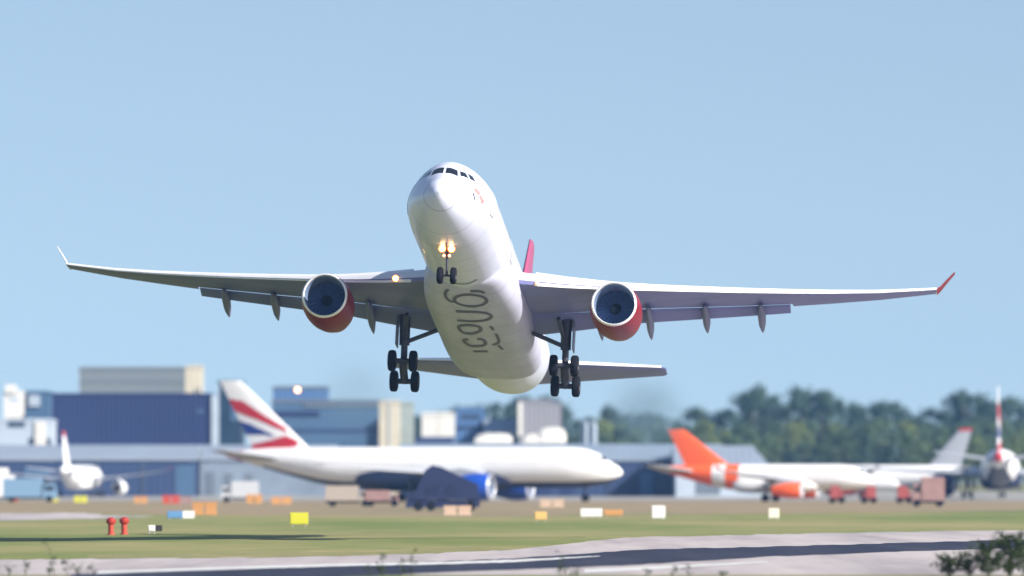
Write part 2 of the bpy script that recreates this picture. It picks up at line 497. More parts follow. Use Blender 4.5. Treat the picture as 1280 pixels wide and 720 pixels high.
# ------------------------------------------------------------------ materials
M_SHADEWHITE = mat('white_gloss_paint', (.64, .68, .85), .34, var=.10, scale=.6, coat=.15, stretch=(.25, 1, 1))  # white livery; the blue of its shaded sides is put into the colour
def seams(m, step, wd, dark):
    t = m.node_tree; b = t.nodes['Principled BSDF']; co = t.nodes.new('ShaderNodeTexCoord'); sx = t.nodes.new('ShaderNodeSeparateXYZ')
    mo = t.nodes.new('ShaderNodeMath'); mo.operation = 'PINGPONG'; mo.inputs[1].default_value = step / 2
    lt = t.nodes.new('ShaderNodeMath'); lt.operation = 'LESS_THAN'; lt.inputs[1].default_value = wd
    mx = t.nodes.new('ShaderNodeMix'); mx.data_type = 'RGBA'; mx.blend_type = 'MULTIPLY'; mx.inputs[7].default_value = (dark, dark, dark * 1.02, 1)
    t.links.new(co.outputs['Object'], sx.inputs[0]); t.links.new(sx.outputs[0], mo.inputs[0]); t.links.new(mo.outputs[0], lt.inputs[0]); t.links.new(lt.outputs[0], mx.inputs[0])
    src = b.inputs['Base Color'].links[0].from_socket
    t.links.new(src, mx.inputs[6]); t.links.new(mx.outputs[2], b.inputs['Base Color'])
seams(M_SHADEWHITE, 2.9, .05, .72)
M_WHITE2 = mat('parked_white_paint', (.82, .82, .83), .35, var=.05, scale=.5)
M_SHADEFAIR = mat('belly_grey_paint', (.50, .51, .64), .5, var=.2, scale=.7, stretch=(.3, 1, 1))  # belly grey with the blue of shade mixed into the colour
seams(M_SHADEFAIR, 2.4, .045, .7)
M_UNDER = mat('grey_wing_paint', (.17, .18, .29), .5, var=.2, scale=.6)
M_WINGSHADE = mat('wing_grey', (.19, .205, .44), .5, var=.25, scale=.45, stretch=(1, .3, 1))  # blue skylight on the shaded underside is painted in as base colour
M_WINGLIT = mat('pale_wing_top', (.74, .74, .77), .4, var=.1, scale=.5)  # upper faces made pale: the sunlight on them is put into the colour
M_SLAT = mat('bare_leading_edge', (.88, .88, .88), .3, var=.05, scale=2)
M_RED = mat('red_cowling_paint', (.20, .006, .022), .42, var=.12, scale=1, spec=.3)
M_FINRED = mat('red_fin_paint', (.31, .06, .14), .45)
M_LIP = mat('polished_lip', (.85, .85, .87), .25, metal=.25)
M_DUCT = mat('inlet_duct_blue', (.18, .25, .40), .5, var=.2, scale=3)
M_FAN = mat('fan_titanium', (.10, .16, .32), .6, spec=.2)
M_SPIN = mat('spinner_black', (.02, .022, .03), .4)
M_EXH = mat('exhaust_metal', (.14, .12, .11), .45, metal=.7)
M_GLASS = mat('cockpit_glass', (.012, .014, .022), .12)
M_CABIN = mat('cabin_glass', (.10, .11, .13), .25)
M_DOOR = mat('door_outline', (.28, .28, .30), .5)
M_TYRE = mat('tyre_rubber', (.008, .009, .015), .85, spec=.15, var=.2, scale=6)
M_RIM = mat('wheel_hub_grey', (.05, .05, .06), .5, metal=.3)
M_GEAR = mat('gear_steel', (.055, .055, .085), .45, metal=.2, var=.2, scale=4)
M_HALO = mat('lamp_reflector', (.5, .14, .02), .35, emit=(1.0, .23, .02), estr=.7)  # orange emission paints the halo around each lit lens
M_INK = mat('belly_lettering_ink', (.09, .085, .13), .5)
M_MARKRED = mat('small_red_emblem', (.75, .22, .20), .5)
M_BANAVY = mat('navy_belly_paint', (.012, .018, .055), .35)
M_BARED = mat('livery_red', (.50, .015, .03), .4)
M_BABLUE = mat('livery_blue', (.012, .035, .22), .4)
M_NACBLUE = mat('blue_cowling_paint', (.012, .07, .42), .3)
M_ORANGE = mat('orange_paint', (.90, .13, .03), .4)
M_PALEGREY = mat('pale_grey_paint', (.36, .38, .42), .4)
M_GEARW = mat('gear_pale', (.6, .6, .62), .5)

# ------------------------------------------------------------------ the departing airliner
A = dict(L=63.66, R=2.82, span=60.3, H=10.75, fin_x=49.6, tail_x=54.4, wing_x=21.5, fair=(16.2, 42.5), xref=30.0, zref=0.0, detail=True, group=None,
    eng_r=1.56, engines=[(9.37, 1), (9.37, -1)], eng_z=-2.72, eng_fwd=5.65, flap=17, kf=1.0, lamps=True,
    windows=(8.2, 52, 52, -1), doors=[(6.0, -1), (18.2, -1), (6.0, 1)],
    mats=dict(body=[M_SHADEWHITE], wing=M_WINGSHADE, upper=M_WINGLIT, slat=M_SLAT, under=M_UNDER, winglet=M_RED, nacelle=M_RED, lip=M_LIP, fin=M_FINRED, fairing=M_SHADEFAIR, window=M_CABIN),
    gear=[dict(top=(6.2, 0, -1.9), axle=(6.67, 0, -4.5), r=.53, w=.36, lat=.42, sr=.13, drag=(4.9, 0, -2.5),
               lamps=[((5.9, .29, -2.95), .25, 4), ((5.9, -.29, -2.95), .25, 4), ((6.05, .17, -3.36), .1, 2), ((6.05, -.17, -3.36), .1, 2)]),
          dict(top=(31.3, 5.34, -1.2), axle=(32.05, 5.34, -4.9), r=.70, w=.50, lat=.70, wb=1.98, tilt=30, sr=.36, brace=(31.2, 3.0, -2.2), drag=(29.2, 5.0, -1.7), door=((31.0, 5.85, -1.4), (32.3, 5.85, -3.3), .08)),
          dict(top=(31.3, -5.34, -1.2), axle=(32.05, -5.34, -4.9), r=.70, w=.50, lat=.70, wb=1.98, tilt=30, sr=.36, brace=(31.2, -3.0, -2.2), drag=(29.2, -5.0, -1.7), door=((31.0, -5.85, -1.4), (32.3, -5.85, -3.3), .08))])
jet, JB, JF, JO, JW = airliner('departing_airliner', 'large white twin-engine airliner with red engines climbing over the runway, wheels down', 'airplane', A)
yaw, pit, rol = 0.0915718, 0.2144753, 0.0317425
cy, sy, cp, sp, cr, sr_ = math.cos(yaw), math.sin(yaw), math.cos(pit), math.sin(pit), math.cos(rol), math.sin(rol)
def bw(x, yr, z):
    y1, z1 = cr * yr + sr_ * z, -sr_ * yr + cr * z
    x2, z2 = cp * x + sp * z1, -sp * x + cp * z1
    return Vector((sy * x2 + cy * y1, cy * x2 - sy * y1, z2))
ex_, ey_, ez_ = bw(1, 0, 0), -bw(0, 1, 0), bw(0, 0, 1)
jet.matrix_world = Matrix(((ex_.x, ey_.x, ez_.x, -1.772), (ex_.y, ey_.y, ez_.y, 480.37), (ex_.z, ey_.z, ez_.z, HC + 11.704), (0, 0, 0, 1)))

# lettering on the belly: thin strokes lying on the skin
def belly(x, y, off):
    if x < 20: x = 20 - (20 - x) * .68
    zb = JB.sec(x); zf = zb[0] - zb[2] * math.sqrt(max(0, 1 - (y / zb[1])**2))
    if 16.2 < x < 42.5:
        t0, t1 = math.pi, 2 * math.pi
        for _ in range(30):
            tm = (t0 + t1) / 2
            if JF(x, tm).y < y: t0 = tm
            else: t1 = tm
        zf = min(zf, JF(x, (t0 + t1) / 2).z)
    return Vector((x, y, zf - off)) - JO
STROKES = [([(13.66, .45), (13.56, -.37), (12.77, -1.04)], .09), ([(15.76, 1.0), (16.43, 1.22), (17.52, 1.3), (18.59, 1.15), (19.0, .89)], .2),
 ([(15.88, -.4), (15.99, -.99), (16.49, -1.28)], .22),
 ([(18.59, -1.29), (18.99, -1.21), (19.35, -1.06), (19.64, -.86), (19.84, -.62), (19.94, -.35), (19.93, -.08), (19.82, .18), (19.6, .41), (19.3, .59), (18.93, .72), (18.53, .77), (18.11, .76), (17.71, .68), (17.35, .53), (17.06, .33), (16.86, .08), (16.76, -.18), (16.77, -.45), (16.89, -.71), (17.1, -.94), (17.4, -1.12), (17.76, -1.25), (18.17, -1.3), (18.59, -1.29), (18.8, -1.26)], .22),
 ([(21.19, .89), (21.2, -.49), (21.5, -1.07), (22.0, -1.27), (22.5, -1.28), (23.1, -.92), (23.5, -.1), (23.42, 1.02)], .2),
 ([(24.82, .94), (25.4, 1.11), (26.69, .99), (26.92, .4), (26.17, -.16), (25.41, -.32), (24.75, -.16), (24.57, .43), (24.82, .94)], .24), ([(24.76, -1.03), (25.87, -1.12)], .2),
 ([(28.63, .82), (29.05, 1.13), (29.65, 1.1), (30.45, .82), (30.36, .11), (29.56, -.25), (28.51, -.16), (28.4, .19)], .25),
 ([(26.87, -1.18), (29.14, -1.17), (30.07, -.71)], .2), ([(30.22, -1.05), (31.41, -1.22)], .2), ([(32.06, .8), (31.85, -.2)], .2)]
for pts, wd in STROKES:
    P = []
    for i in range(len(pts) - 1):
        p0, p1, p2, p3 = [Vector(pts[max(0, min(len(pts) - 1, j))]) for j in (i - 1, i, i + 1, i + 2)]
        for q in range(8):
            t = q / 8; P.append(.5 * (2 * p1 + (p2 - p0) * t + (2 * p0 - 5 * p1 + 4 * p2 - p3) * t * t + (3 * p1 - p0 - 3 * p2 + p3) * t**3))
    P.append(Vector(pts[-1])); v, f = [], []
    for i, p in enumerate(P):
        d = (P[min(i + 1, len(P) - 1)] - P[max(i - 1, 0)]).normalized(); nrm = Vector((-d.y, d.x))
        # a stroke lying across the belly looks thinner from ahead: widen it along the body
        for s in (-1, 1):
            q = p + Vector((nrm.x * s * wd * 1.15, nrm.y * s * wd * .5)); v.append(belly(q.x, q.y, .03))
        if i: f.append([2 * i - 2, 2 * i - 1, 2 * i + 1, 2 * i])
    mesh_ob('lettering', v, f, M_INK, jet)
# small emblem behind the front door
quad_patch('probe', lambda a, b: JB.pt(a, b, .03) - JO, ((2.72, -80), (2.84, -80), (2.84, -93), (2.72, -93)), M_GLASS, jet, 3)
for cs in (((3.1, -74), (3.6, -71), (4.0, -80), (3.5, -84)), ((3.5, -86), (3.9, -82), (4.4, -92), (3.9, -97))):
    quad_patch('emblem', lambda a, b: JB.pt(a, b, .02) - JO, cs, M_MARKRED, jet)

# ------------------------------------------------------------------ parked and taxiing airliners
def place(o, x, y, hx, hy, z=0.0):
    o.location = (x, y, z); o.rotation_euler = (0, 0, math.atan2(-hy, -hx))

FLAG = lambda: [('red_stripe', M_BARED, [(1, .74), (.55, .70), (.05, .33), (.1, .24), (.5, .42), (1, .56)]),
        ('blue_wedge', M_BABLUE, [(1, .42), (.75, .36), (.42, .2), (1, .22)]),
        ('red_stripe', M_BARED, [(1, .0), (1, .07), (.6, .13), (.2, .2), (.05, .12), (.2, .04), (.5, .0)])]

def wide(zg):
    return dict(L=63.7, R=3.1, span=60.9, H=13.3, fin_x=49.9, tail_x=53.6, wing_x=20.5, fair=(17, 42), xref=32.0, zref=-zg, kf=1.08, eng_r=1.95, flex=.3,
    engines=[(9.6, 1), (9.6, -1)], eng_z=-2.95, eng_fwd=6.0, winglet=0, fin_sweep=10.6,
    paint=lambda u, th: 2 if u > .955 else (1 if th > 138 and u < .9 else 0),
    mats=dict(body=[M_WHITE2, M_BANAVY, M_BARED], wing=M_PALEGREY, slat=M_PALEGREY, under=M_PALEGREY, winglet=M_WHITE2, nacelle=M_NACBLUE, lip=M_LIP, fin=M_WHITE2, fairing=M_BANAVY), fin_marks=FLAG(),
    windows=(8.5, 52, 48, 1), wsize=.6,
    gear=[dict(top=(5.9, 0, -2.4), axle=(5.9, 0, -zg + .54), r=.54, w=.4, lat=.4, sr=.16),
          dict(top=(32, 5.5, -1.6), axle=(32, 5.5, -zg + .67), r=.67, w=.5, lat=.7, wb=2.9, sr=.27), dict(top=(32, -5.5, -1.6), axle=(32, -5.5, -zg + .67), r=.67, w=.5, lat=.7, wb=2.9, sr=.27)])
def narrow(L, zg, mats, **kw):
    f = L - 37.57
    d = dict(L=L, R=1.975, span=34.1, H=7.9, fin_x=28.6 + f, tail_x=31.2 + f, wing_x=12.0 + f * .5, fair=(10 + f * .4, 24 + f * .6), xref=18.5 + f * .5, zref=-zg, kf=.66, eng_r=1.12, flex=.7,
    engines=[(5.75, 1), (5.75, -1)], eng_z=-2.0, eng_fwd=4.0, eng_len=4.6, winglet=1, wlh=1.2, mats=mats,
    gear=[dict(top=(5.0, 0, -1.5), axle=(5.07, 0, -zg + .38), r=.38, w=.22, lat=.25, sr=.1),
          dict(top=(18 + f * .5, 3.8, -1), axle=(18 + f * .5, 3.8, -zg + .58), r=.58, w=.42, lat=.46, sr=.17), dict(top=(18 + f * .5, -3.8, -1), axle=(18 + f * .5, -3.8, -zg + .58), r=.58, w=.42, lat=.46, sr=.17)])
    d.update(kw); return d

o, *_ = airliner('parked_airliner', 'long white wide-body airliner with red, white and blue tail, blue engine, nose to the right', 'airplane', wide(5.2))
a = R(18); place(o, gx(527, 1112), 1112, math.cos(a), -math.sin(a))
o, *_ = airliner('parked_airliner', 'wide-body airliner seen from behind at the right edge, upright red and white tail', 'airplane', wide(5.2))
a = R(85.5); place(o, gx(1250, 1225), 1225, math.cos(a), math.sin(a))
w_or = dict(body=[M_WHITE2, M_ORANGE], wing=M_PALEGREY, slat=M_PALEGREY, under=M_PALEGREY, winglet=M_ORANGE, nacelle=M_ORANGE, lip=M_LIP, fin=M_ORANGE, fairing=M_WHITE2)
o, *_ = airliner('taxiing_airliner', 'white airliner with bright orange tail and engines facing right', 'airplane',
    narrow(33.84, 3.7, w_or, H=7.3, kf=.8, fin_x=26.2 - 3.73, fin_sweep=9.0, paint=lambda u, th: 1 if (u > .74 or .62 < u < .68) else 0, windows=(5.5, 25, 32, 1)))
a = R(14); place(o, gx(959, 1112), 1112, math.cos(a), -math.sin(a))
w_wh = dict(body=[M_WHITE2], wing=M_PALEGREY, slat=M_PALEGREY, under=M_PALEGREY, winglet=M_BARED, nacelle=M_WHITE2, lip=M_LIP, fin=M_WHITE2, fairing=M_WHITE2)
tip = [('tip_mark', M_BARED, [(0, .88), (1, .88), (1, 1), (0, 1)])]
o, *_ = airliner('parked_airliner', 'small white airliner on the left apron with a thin white fin and red tip', 'airplane',
    narrow(37.57, 3.7, w_wh, fin_marks=tip, engines=[(6.4, 1), (6.4, -1)], eng_r=1.25))
a = R(84); place(o, gx(99, 1290), 1290, math.cos(a), math.sin(a))
w_gr = dict(body=[M_WHITE2], wing=M_PALEGREY, slat=M_PALEGREY, under=M_PALEGREY, winglet=M_PALEGREY, nacelle=M_BARED, lip=M_LIP, fin=M_PALEGREY, fairing=M_WHITE2)
o, *_ = airliner('parked_airliner', 'white airliner with pale grey red-tipped fin facing left, partly behind the orange-tailed one', 'airplane',
    narrow(37.57, 3.7, w_gr, fin_marks=[('tip_mark', M_BARED, [(0, .93), (1, .93), (1, 1), (0, 1)])], H=8.2))
a = R(12); place(o, gx(1086, 1240), 1240, -math.cos(a), math.sin(a))

# ------------------------------------------------------------------ ground
def sheet(name, pts, z, m, label, sub=0):
    v = [(x, y, z) for x, y in pts]
    o = mesh_ob(name, v, [list(range(len(v)))], m, None, False)
    return tag(o, label, None, None, 'structure')

def ground_mat(name, cols, scale, stretch=(1, 1, 1), rough=.9, fine=1.5, rot=0.0):
    m = bpy.data.materials.new(name); m.use_nodes = True
    t = m.node_tree; b = t.nodes["Principled BSDF"]; b.inputs["Roughness"].default_value = rough; b.inputs["Specular IOR Level"].default_value = .2
    co = t.nodes.new("ShaderNodeTexCoord"); mp = t.nodes.new("ShaderNodeMapping"); mp.inputs["Scale"].default_value = stretch
    mp.inputs['Rotation'].default_value = (0, 0, R(rot))
    n1 = t.nodes.new("ShaderNodeTexNoise"); n1.inputs["Scale"].default_value = scale; n1.inputs["Detail"].default_value = 8; n1.inputs["Roughness"].default_value = .6
    n2 = t.nodes.new("ShaderNodeTexNoise"); n2.inputs["Scale"].default_value = fine; n2.inputs["Detail"].default_value = 5
    t.links.new(co.outputs["Object"], mp.inputs[0]); t.links.new(mp.outputs[0], n1.inputs["Vector"]); t.links.new(co.outputs["Object"], n2.inputs["Vector"])
    mix = t.nodes.new("ShaderNodeMath"); mix.operation = 'MULTIPLY_ADD'; mix.inputs[1].default_value = .35
    t.links.new(n2.outputs[0], mix.inputs[0]); t.links.new(n1.outputs[0], mix.inputs[2])
    cr_ = t.nodes.new("ShaderNodeValToRGB")
    el = cr_.color_ramp.elements
    while len(el) < len(cols): el.new(.5)
    for i, c in enumerate(cols):
        el[i].position = .48 + .4 * i / (len(cols) - 1); el[i].color = (*c, 1)
    t.links.new(mix.outputs[0], cr_.inputs[0]); t.links.new(cr_.outputs[0], b.inputs["Base Color"])
    MATS[name] = m
    return m

G_GRASS = ground_mat('airfield_grass', [(.12, .165, .04), (.17, .195, .06), (.25, .235, .095), (.31, .26, .125)], .018, (1.6, .5, 1), fine=.35)
G_DRY = ground_mat('dry_verge', [(.22, .19, .10), (.28, .21, .13), (.20, .19, .09)], .02, (1.5, .5, 1), fine=.3)
G_APRON = ground_mat('apron_concrete', [(.22, .21, .20), (.30, .29, .27), (.36, .34, .31)], .03, (1, .3, 1), fine=.2)
G_CONC = ground_mat('runway_concrete', [(.28, .25, .26), (.40, .36, .36), (.50, .45, .44)], .12, (1.6, .07, 1), fine=.35, rot=18)
G_ASPH = ground_mat('rubbered_asphalt', [(.016, .02, .042), (.026, .03, .055), (.05, .052, .075)], .14, (1.6, .07, 1), fine=.5, rot=18)
M_LINE = mat('white_line_paint', (.72, .72, .70), .6, var=.25, scale=.5)

sheet('ground', [(-1550, -350), (1550, -350), (1550, 3050), (-1550, 3050)], 0, G_GRASS, 'flat airfield grassland reaching the far trees', )
bld = [ground(-200, 625.5), ground(1480, 625.5)]
sheet('apron', [(-400, 1130), (400, 1130), (400, 1700), (-400, 1700)], .02, G_APRON, 'pale concrete apron under the parked airliners')
sheet('dry_verge', [ground(-150, 641), ground(300, 644), ground(620, 646), ground(860, 643), ground(1430, 637), (200, 1131), (-200, 1131)], .008, G_DRY, 'band of dry tan grass in front of the apron')
G_STRAW = ground_mat('straw_edge', [(.30, .26, .12), (.20, .20, .08), (.36, .30, .16)], .08, (1.2, .4, 1), fine=.5)
def wob(pts, amp, n=14):
    """natural, slightly uneven edge between the given points"""
    out = []
    for i in range(len(pts) - 1):
        for q in range(n):
            t = q / n; s = amp * (pts[i][1] / 450.0)
            out.append((pts[i][0] * (1 - t) + pts[i + 1][0] * t , pts[i][1] * (1 - t) + pts[i + 1][1] * t + rnd.uniform(-s, s)))
    out.append(pts[-1]); return out
sheet('taxiway', wob([ground(-60, 641.5), ground(90, 641), ground(150, 644.5), ground(190, 645)], 6) + wob([ground(190, 645.8), ground(120, 648.5), ground(-60, 652)], 5), .014, G_CONC, 'narrow pale concrete taxiway at the left of the grass')
sheet('runway', wob([ground(-80, 700), ground(60, 699), ground(300, 697.5), ground(520, 693), ground(640, 687), ground(780, 672), ground(960, 668), ground(1120, 665), ground(1400, 662)], 3) + [(150, 319), (-60, 319)], .012, G_CONC, 'wide pale pinkish concrete runway crossing below the airliner')
sheet('straw_edge', wob([ground(110, 694), ground(330, 690), ground(480, 688.5), ground(600, 683)], 4) + wob([ground(640, 686.9), ground(520, 692.8), ground(300, 697.2), ground(110, 698)], 2), .010, G_STRAW, 'strip of straw-coloured dry grass along the runway edge')
G_BOUNCE = ground_mat('near_tarmac', [(.06, .062, .07), (.08, .082, .09), (.11, .11, .115)], .03, fine=.4)
sheet('service_road', [(-420, -300), (420, -300), (420, 306), (-420, 306)], .006, G_BOUNCE, 'grey tarmac below the camera before the weedy verge')  # unseen sheet added to cut green light bounced onto the belly
sheet('asphalt_strip', wob([ground(90, 718), ground(300, 712), ground(480, 704.5), ground(640, 698.5), ground(800, 687), ground(960, 683.5), ground(1120, 679), ground(1400, 671)], 2.2)
      + wob([ground(1400, 681), ground(1280, 685), ground(1120, 690), ground(960, 696), ground(800, 706), ground(620, 713), ground(420, 722), ground(90, 735)], 1.8), .016, G_ASPH, 'dark blue-black rubber-stained asphalt band along the runway')
sheet('runway_edge_line', wob([ground(120, 714.5), ground(300, 708.5), ground(450, 704.5), ground(560, 702.5), ground(640, 700), ground(750, 695)], 1) + wob([ground(750, 695.8), ground(640, 703), ground(540, 706), ground(450, 707.5), ground(300, 711.5), ground(120, 717.5)], 1), .02, M_LINE, 'worn white painted line at the far edge of the asphalt band')
sheet('runway_side_line', wob([ground(730, 712), ground(800, 709), ground(880, 705.5), ground(960, 702)], .6) + wob([ground(960, 703), ground(880, 708), ground(800, 713), ground(730, 716)], .6), .02, M_LINE, 'worn white painted line at the near edge of the asphalt band')

# ------------------------------------------------------------------ buildings
def clad(name, c, seam=1.2, amt=.12, rough=.55, metal=0.0, horiz=False):
    """sheet cladding with shallow real-colour seams"""
    m = mat(name, c, rough, metal, var=.1, scale=.12)
    t = m.node_tree; b = t.nodes["Principled BSDF"]
    co = t.nodes.new("ShaderNodeTexCoord"); wv = t.nodes.new("ShaderNodeTexWave"); wv.wave_type = 'BANDS'
    wv.bands_direction = 'Z' if horiz else 'X'; wv.inputs["Scale"].default_value = .5 / seam
    bp = t.nodes.new("ShaderNodeBump"); bp.inputs["Strength"].default_value = .5; bp.inputs["Distance"].default_value = amt
    t.links.new(co.outputs["Object"], wv.inputs["Vector"]); t.links.new(wv.outputs["Fac"], bp.inputs["Height"]); t.links.new(bp.outputs[0], b.inputs["Normal"])
    return m
B_NAVY = clad('navy_cladding', (.005, .018, .085), 1.5)
B_NAVY2 = clad('dark_blue_cladding', (.022, .045, .12), 2.0)
B_SLATE = clad('slate_cladding', (.12, .15, .19), 1.5)
B_OLIVE = clad('grey_green_cladding', (.15, .18, .20), 1.2)
B_BEIGE = mat('beige_render', (.50, .46, .36), .8, var=.15, scale=.3)
B_PALE = mat('pale_grey_render', (.38, .45, .53), .8, var=.15, scale=.25)
B_WHITE = mat('white_render', (.62, .61, .57), .7, var=.1, scale=.3)
B_ROOF = clad('pale_blue_roof_sheet', (.24, .30, .38), 2.0)
B_ROOF2 = clad('light_roof_sheet', (.26, .31, .38), 2.0)
B_GREY = clad('grey_block_cladding', (.22, .22, .25), 1.6)
B_BLUE = clad('mid_blue_cladding', (.06, .14, .30), 1.5)
B_TEAL = clad('teal_blue_cladding', (.05, .11, .20), 1.8)
B_GLASS = mat('dark_building_glass', (.02, .05, .09), .15, var=.5, scale=.25)
B_WIN = mat('window_glass', (.03, .05, .09), .15)

def building(name, label, px0, px1, ytop, d, depth, m, parts=(), trim=None, cat='building', win=None):
    """footprint between two lines of sight at distance d; parts are (name, px0, px1, y0, y1, material, proud)"""
    x0, x1, h = gx(px0, d), gx(px1, d), hz(ytop, d)
    root = empty(name, ((x0 + x1) / 2, d, 0)); tag(root, label, cat)
    w = (x1 - x0) / 2
    MB().box(-w, w, 0, depth, 0, h).build('wall', m, root, False)
    mb = MB(); e = .18
    mb.box(-w - e, w + e, -e, depth + e, h + .003, h + .45); mb.box(-w + .5, w - .5, .5, depth - .5, h + .453, h + .6)
    mb.build('roof', trim or m, root, False)
    for nm, a, b, ya, yb, mm, pr in parts:
        xa, xb = gx(a, d) - (x0 + x1) / 2, gx(b, d) - (x0 + x1) / 2
        za, zb = max(.0, hz(yb, d)), hz(ya, d)
        MB().box(xa, xb, -pr, .02, za, zb).build(nm, mm, root, False)
    if win:
        rows, cols, z0, dz, ww, wh = win
        for r_ in range(rows):
            for c_ in range(cols):
                xx = -w + (2 * w) * (c_ + .5) / cols
                f_ = MB(); f_.box(xx - ww / 2 - .12, xx + ww / 2 + .12, -.06, .02, z0 + r_ * dz - .12, z0 + r_ * dz + wh + .12)
                fo = f_.build('window', B_PALE, root, False)
                MB().box(xx - ww / 2, xx + ww / 2, -.1, -.063, z0 + r_ * dz, z0 + r_ * dz + wh).build('pane', B_WIN, fo, False)
    return root

building('hall', 'large windowless navy blue building in the left background', 65, 265, 495, 1420, 25, B_NAVY, [('corner_column', 264.5, 272, 494, 560, B_PALE, .5), ('door', 200, 214, 604, 619, B_TEAL, .15), ('roof_vent', 246, 254, 512, 516, B_TEAL, .2)])
building('plant_block', 'grey-green block standing above and behind the navy building', 99, 231, 462, 1520, 18, B_OLIVE, [('band', 99, 231, 476, 478, B_SLATE, .12)])
building('stair_tower', 'beige tower at the right end of the grey-green block', 231.5, 252, 460, 1521, 10, B_BEIGE, [('slot', 243, 245, 486, 500, B_SLATE, .1), ('slot', 248, 250, 484, 500, B_SLATE, .1)])
building('glass_block', 'narrow dark teal glass building behind the striped tail', 272.5, 303, 479, 1446, 14, B_GLASS, [('mullion', 272.5, 274, 479, 557, B_PALE, .15), ('mullion', 302, 303, 479, 557, B_SLATE, .15), ('panel', 288, 301, 500, 526, B_TEAL, .08)])
def lean_roof(parent_px, d0, y0, y1, d1, m, name, label, inset=0):
    """a long pitched roof: eaves at d0, ridge at d1"""
    x0, x1 = gx(parent_px[0], d0), gx(parent_px[1], d0)
    z0, z1 = hz(y0, d0), hz(y1, d1)
    mb = MB(); xs = (x0, x1)
    pts = [(d0, z0), (d1, z1), (2 * d1 - d0, z0)]
    v = [(x0, y, z) for y, z in pts] + [(x1 - inset, y, z) for y, z in pts] + [(x0, y, z - .5) for y, z in pts] + [(x1 - inset, y, z - .5) for y, z in pts]
    if inset: v[3] = (x1, v[3][1], v[3][2]); v[9] = (x1, v[9][1], v[9][2])
    mb.add(v, [[0, 3, 4, 1], [1, 4, 5, 2], [6, 7, 10, 9], [7, 8, 11, 10], [0, 6, 9, 3], [2, 5, 11, 8], [0, 1, 7, 6], [1, 2, 8, 7], [3, 9, 10, 4], [4, 10, 11, 5]])
    return mb
def shed(name, label, px, ye, yr, d, half, mwall, mroof, parts=(), inset=0):
    x0, x1, h = gx(px[0], d), gx(px[1], d), hz(ye, d)
    r = empty(name, ((x0 + x1) / 2, d, 0)); tag(r, label, 'building'); c = (x0 + x1) / 2
    MB().box(x0 - c + .4, x1 - c - .4, .4, 2 * half - .4, 0, h - .6).build('wall', mwall, r, False)
    mb = lean_roof(px, d, ye, yr, d + half, mroof, name, label, inset)
    mb.v = [(x - c, y - d, z) for x, y, z in mb.v]; mb.build('roof', mroof, r, False)
    for nm, a, b, ya, yb, mm, pr in parts:
        MB().box(gx(a, d) - c, gx(b, d) - c, .4 - pr, .42, max(0, hz(yb, d)), hz(ya, d)).build(nm, mm, r, False)
    return r
shed('hangar', 'long low dark blue hangar with a pale roof at the left', (-60, 245), 572, 556, 1345, 18, B_NAVY2, B_ROOF2, [('door', 30, 62, 585, 620, B_TEAL, .12), ('door', 220, 243, 582, 620, B_TEAL, .12), ('downpipe', 120, 121.2, 574, 620, B_SLATE, .2), ('downpipe', 178, 179.2, 574, 620, B_SLATE, .2)])
shed('long_shed', 'pale grey wall and roof shed right of the dark blue hangar, behind the striped tail', (247, 420), 572, 556, 1360, 16, mat('shed_grey', (.20, .25, .32), .8, var=.25, scale=.2), B_ROOF2, [('door', 258, 268, 590, 620, B_SLATE, .1), ('door', 280, 291, 592, 620, B_SLATE, .1), ('door', 306, 316, 592, 620, B_SLATE, .1)])
building('terminal', 'pale grey multi-storey building with few dark windows at the far left', -20, 64, 527, 1403, 16, B_PALE, [('window', 10, 31, 523, 534, B_WIN, .1), ('window', 20, 30, 556, 560, B_WIN, .1), ('window', 36, 64, 548, 556, B_WIN, .1), ('canopy', 18, 52, 562, 567, B_WHITE, 2.5), ('pier', 44, 58, 527, 556, B_WHITE, .4)])
building('control_tower', 'white square tower above the pale building at the left edge', 5, 27, 492, 1421, 8, B_WHITE, [('cap', 7, 21, 481, 491, B_WHITE, .6), ('window', 12, 24, 497, 502, B_PALE, .1)])
building('workshop', 'bluish block with a round pale plant cover left of the navy building', 27, 62, 492, 1475, 14, B_TEAL, [('plant_cover', 36, 50, 494, 508, B_PALE, .5)])
building('office_block', 'stepped slate blue building behind the long white airliner', 340, 482, 503, 1500, 22, B_TEAL, [('band', 340, 400, 514, 520, B_NAVY, .3), ('band', 340, 482, 536, 540, B_NAVY2, .2), ('upper_band', 380, 482, 505, 509, B_SLATE, .25)], trim=B_SLATE)
rb = building('rooftop_block', 'upper slate storey with a bright lamp left of the smoky haze', 341, 410, 486, 1524, 10, B_BLUE, trim=B_SLATE)
lp = lamp('floodlight', Vector((0, 0, 0)), .5, None, 4); lp.rotation_euler = (0, 0, R(90)); lp.location = (gx(372, 1512), 1512, hz(487.5, 1512))
tag(lp, 'bright warm floodlight on the roof edge of the slate building', 'lamp')
building('beige_column', 'tall pale beige tower behind the long white airliner', 474, 500, 504, 1480, 6, B_BEIGE, [('rib', 486, 487.5, 504, 560, B_PALE, .2)])
building('beige_annex', 'faint grey-green annex right of the pale beige tower', 501, 517, 506, 1495, 6, mat('annex_green', (.30, .35, .33), .8, var=.2, scale=.3))
building('white_block', 'white two-part building right of the beige towers', 527, 568, 519, 1530, 10, B_WHITE, [('joint', 547, 548.4, 519, 548, B_BEIGE, .05), ('dark_base', 520, 568, 546, 620, B_NAVY2, .4)])
building('blue_block', 'mid blue low building right of the white two-part building', 569, 606, 513, 1560, 12, B_BLUE, [('band', 570, 606, 532, 536, B_NAVY2, .3), ('window', 576, 600, 518, 524, B_WIN, .1)])
shed('sloping_roof_shed', 'shed with a pale sloping roof left of the grey block', (604, 648), 540, 524, 1550, 10, B_SLATE, B_ROOF2, [('dark_base', 604, 646, 545, 620, B_NAVY2, .3)])
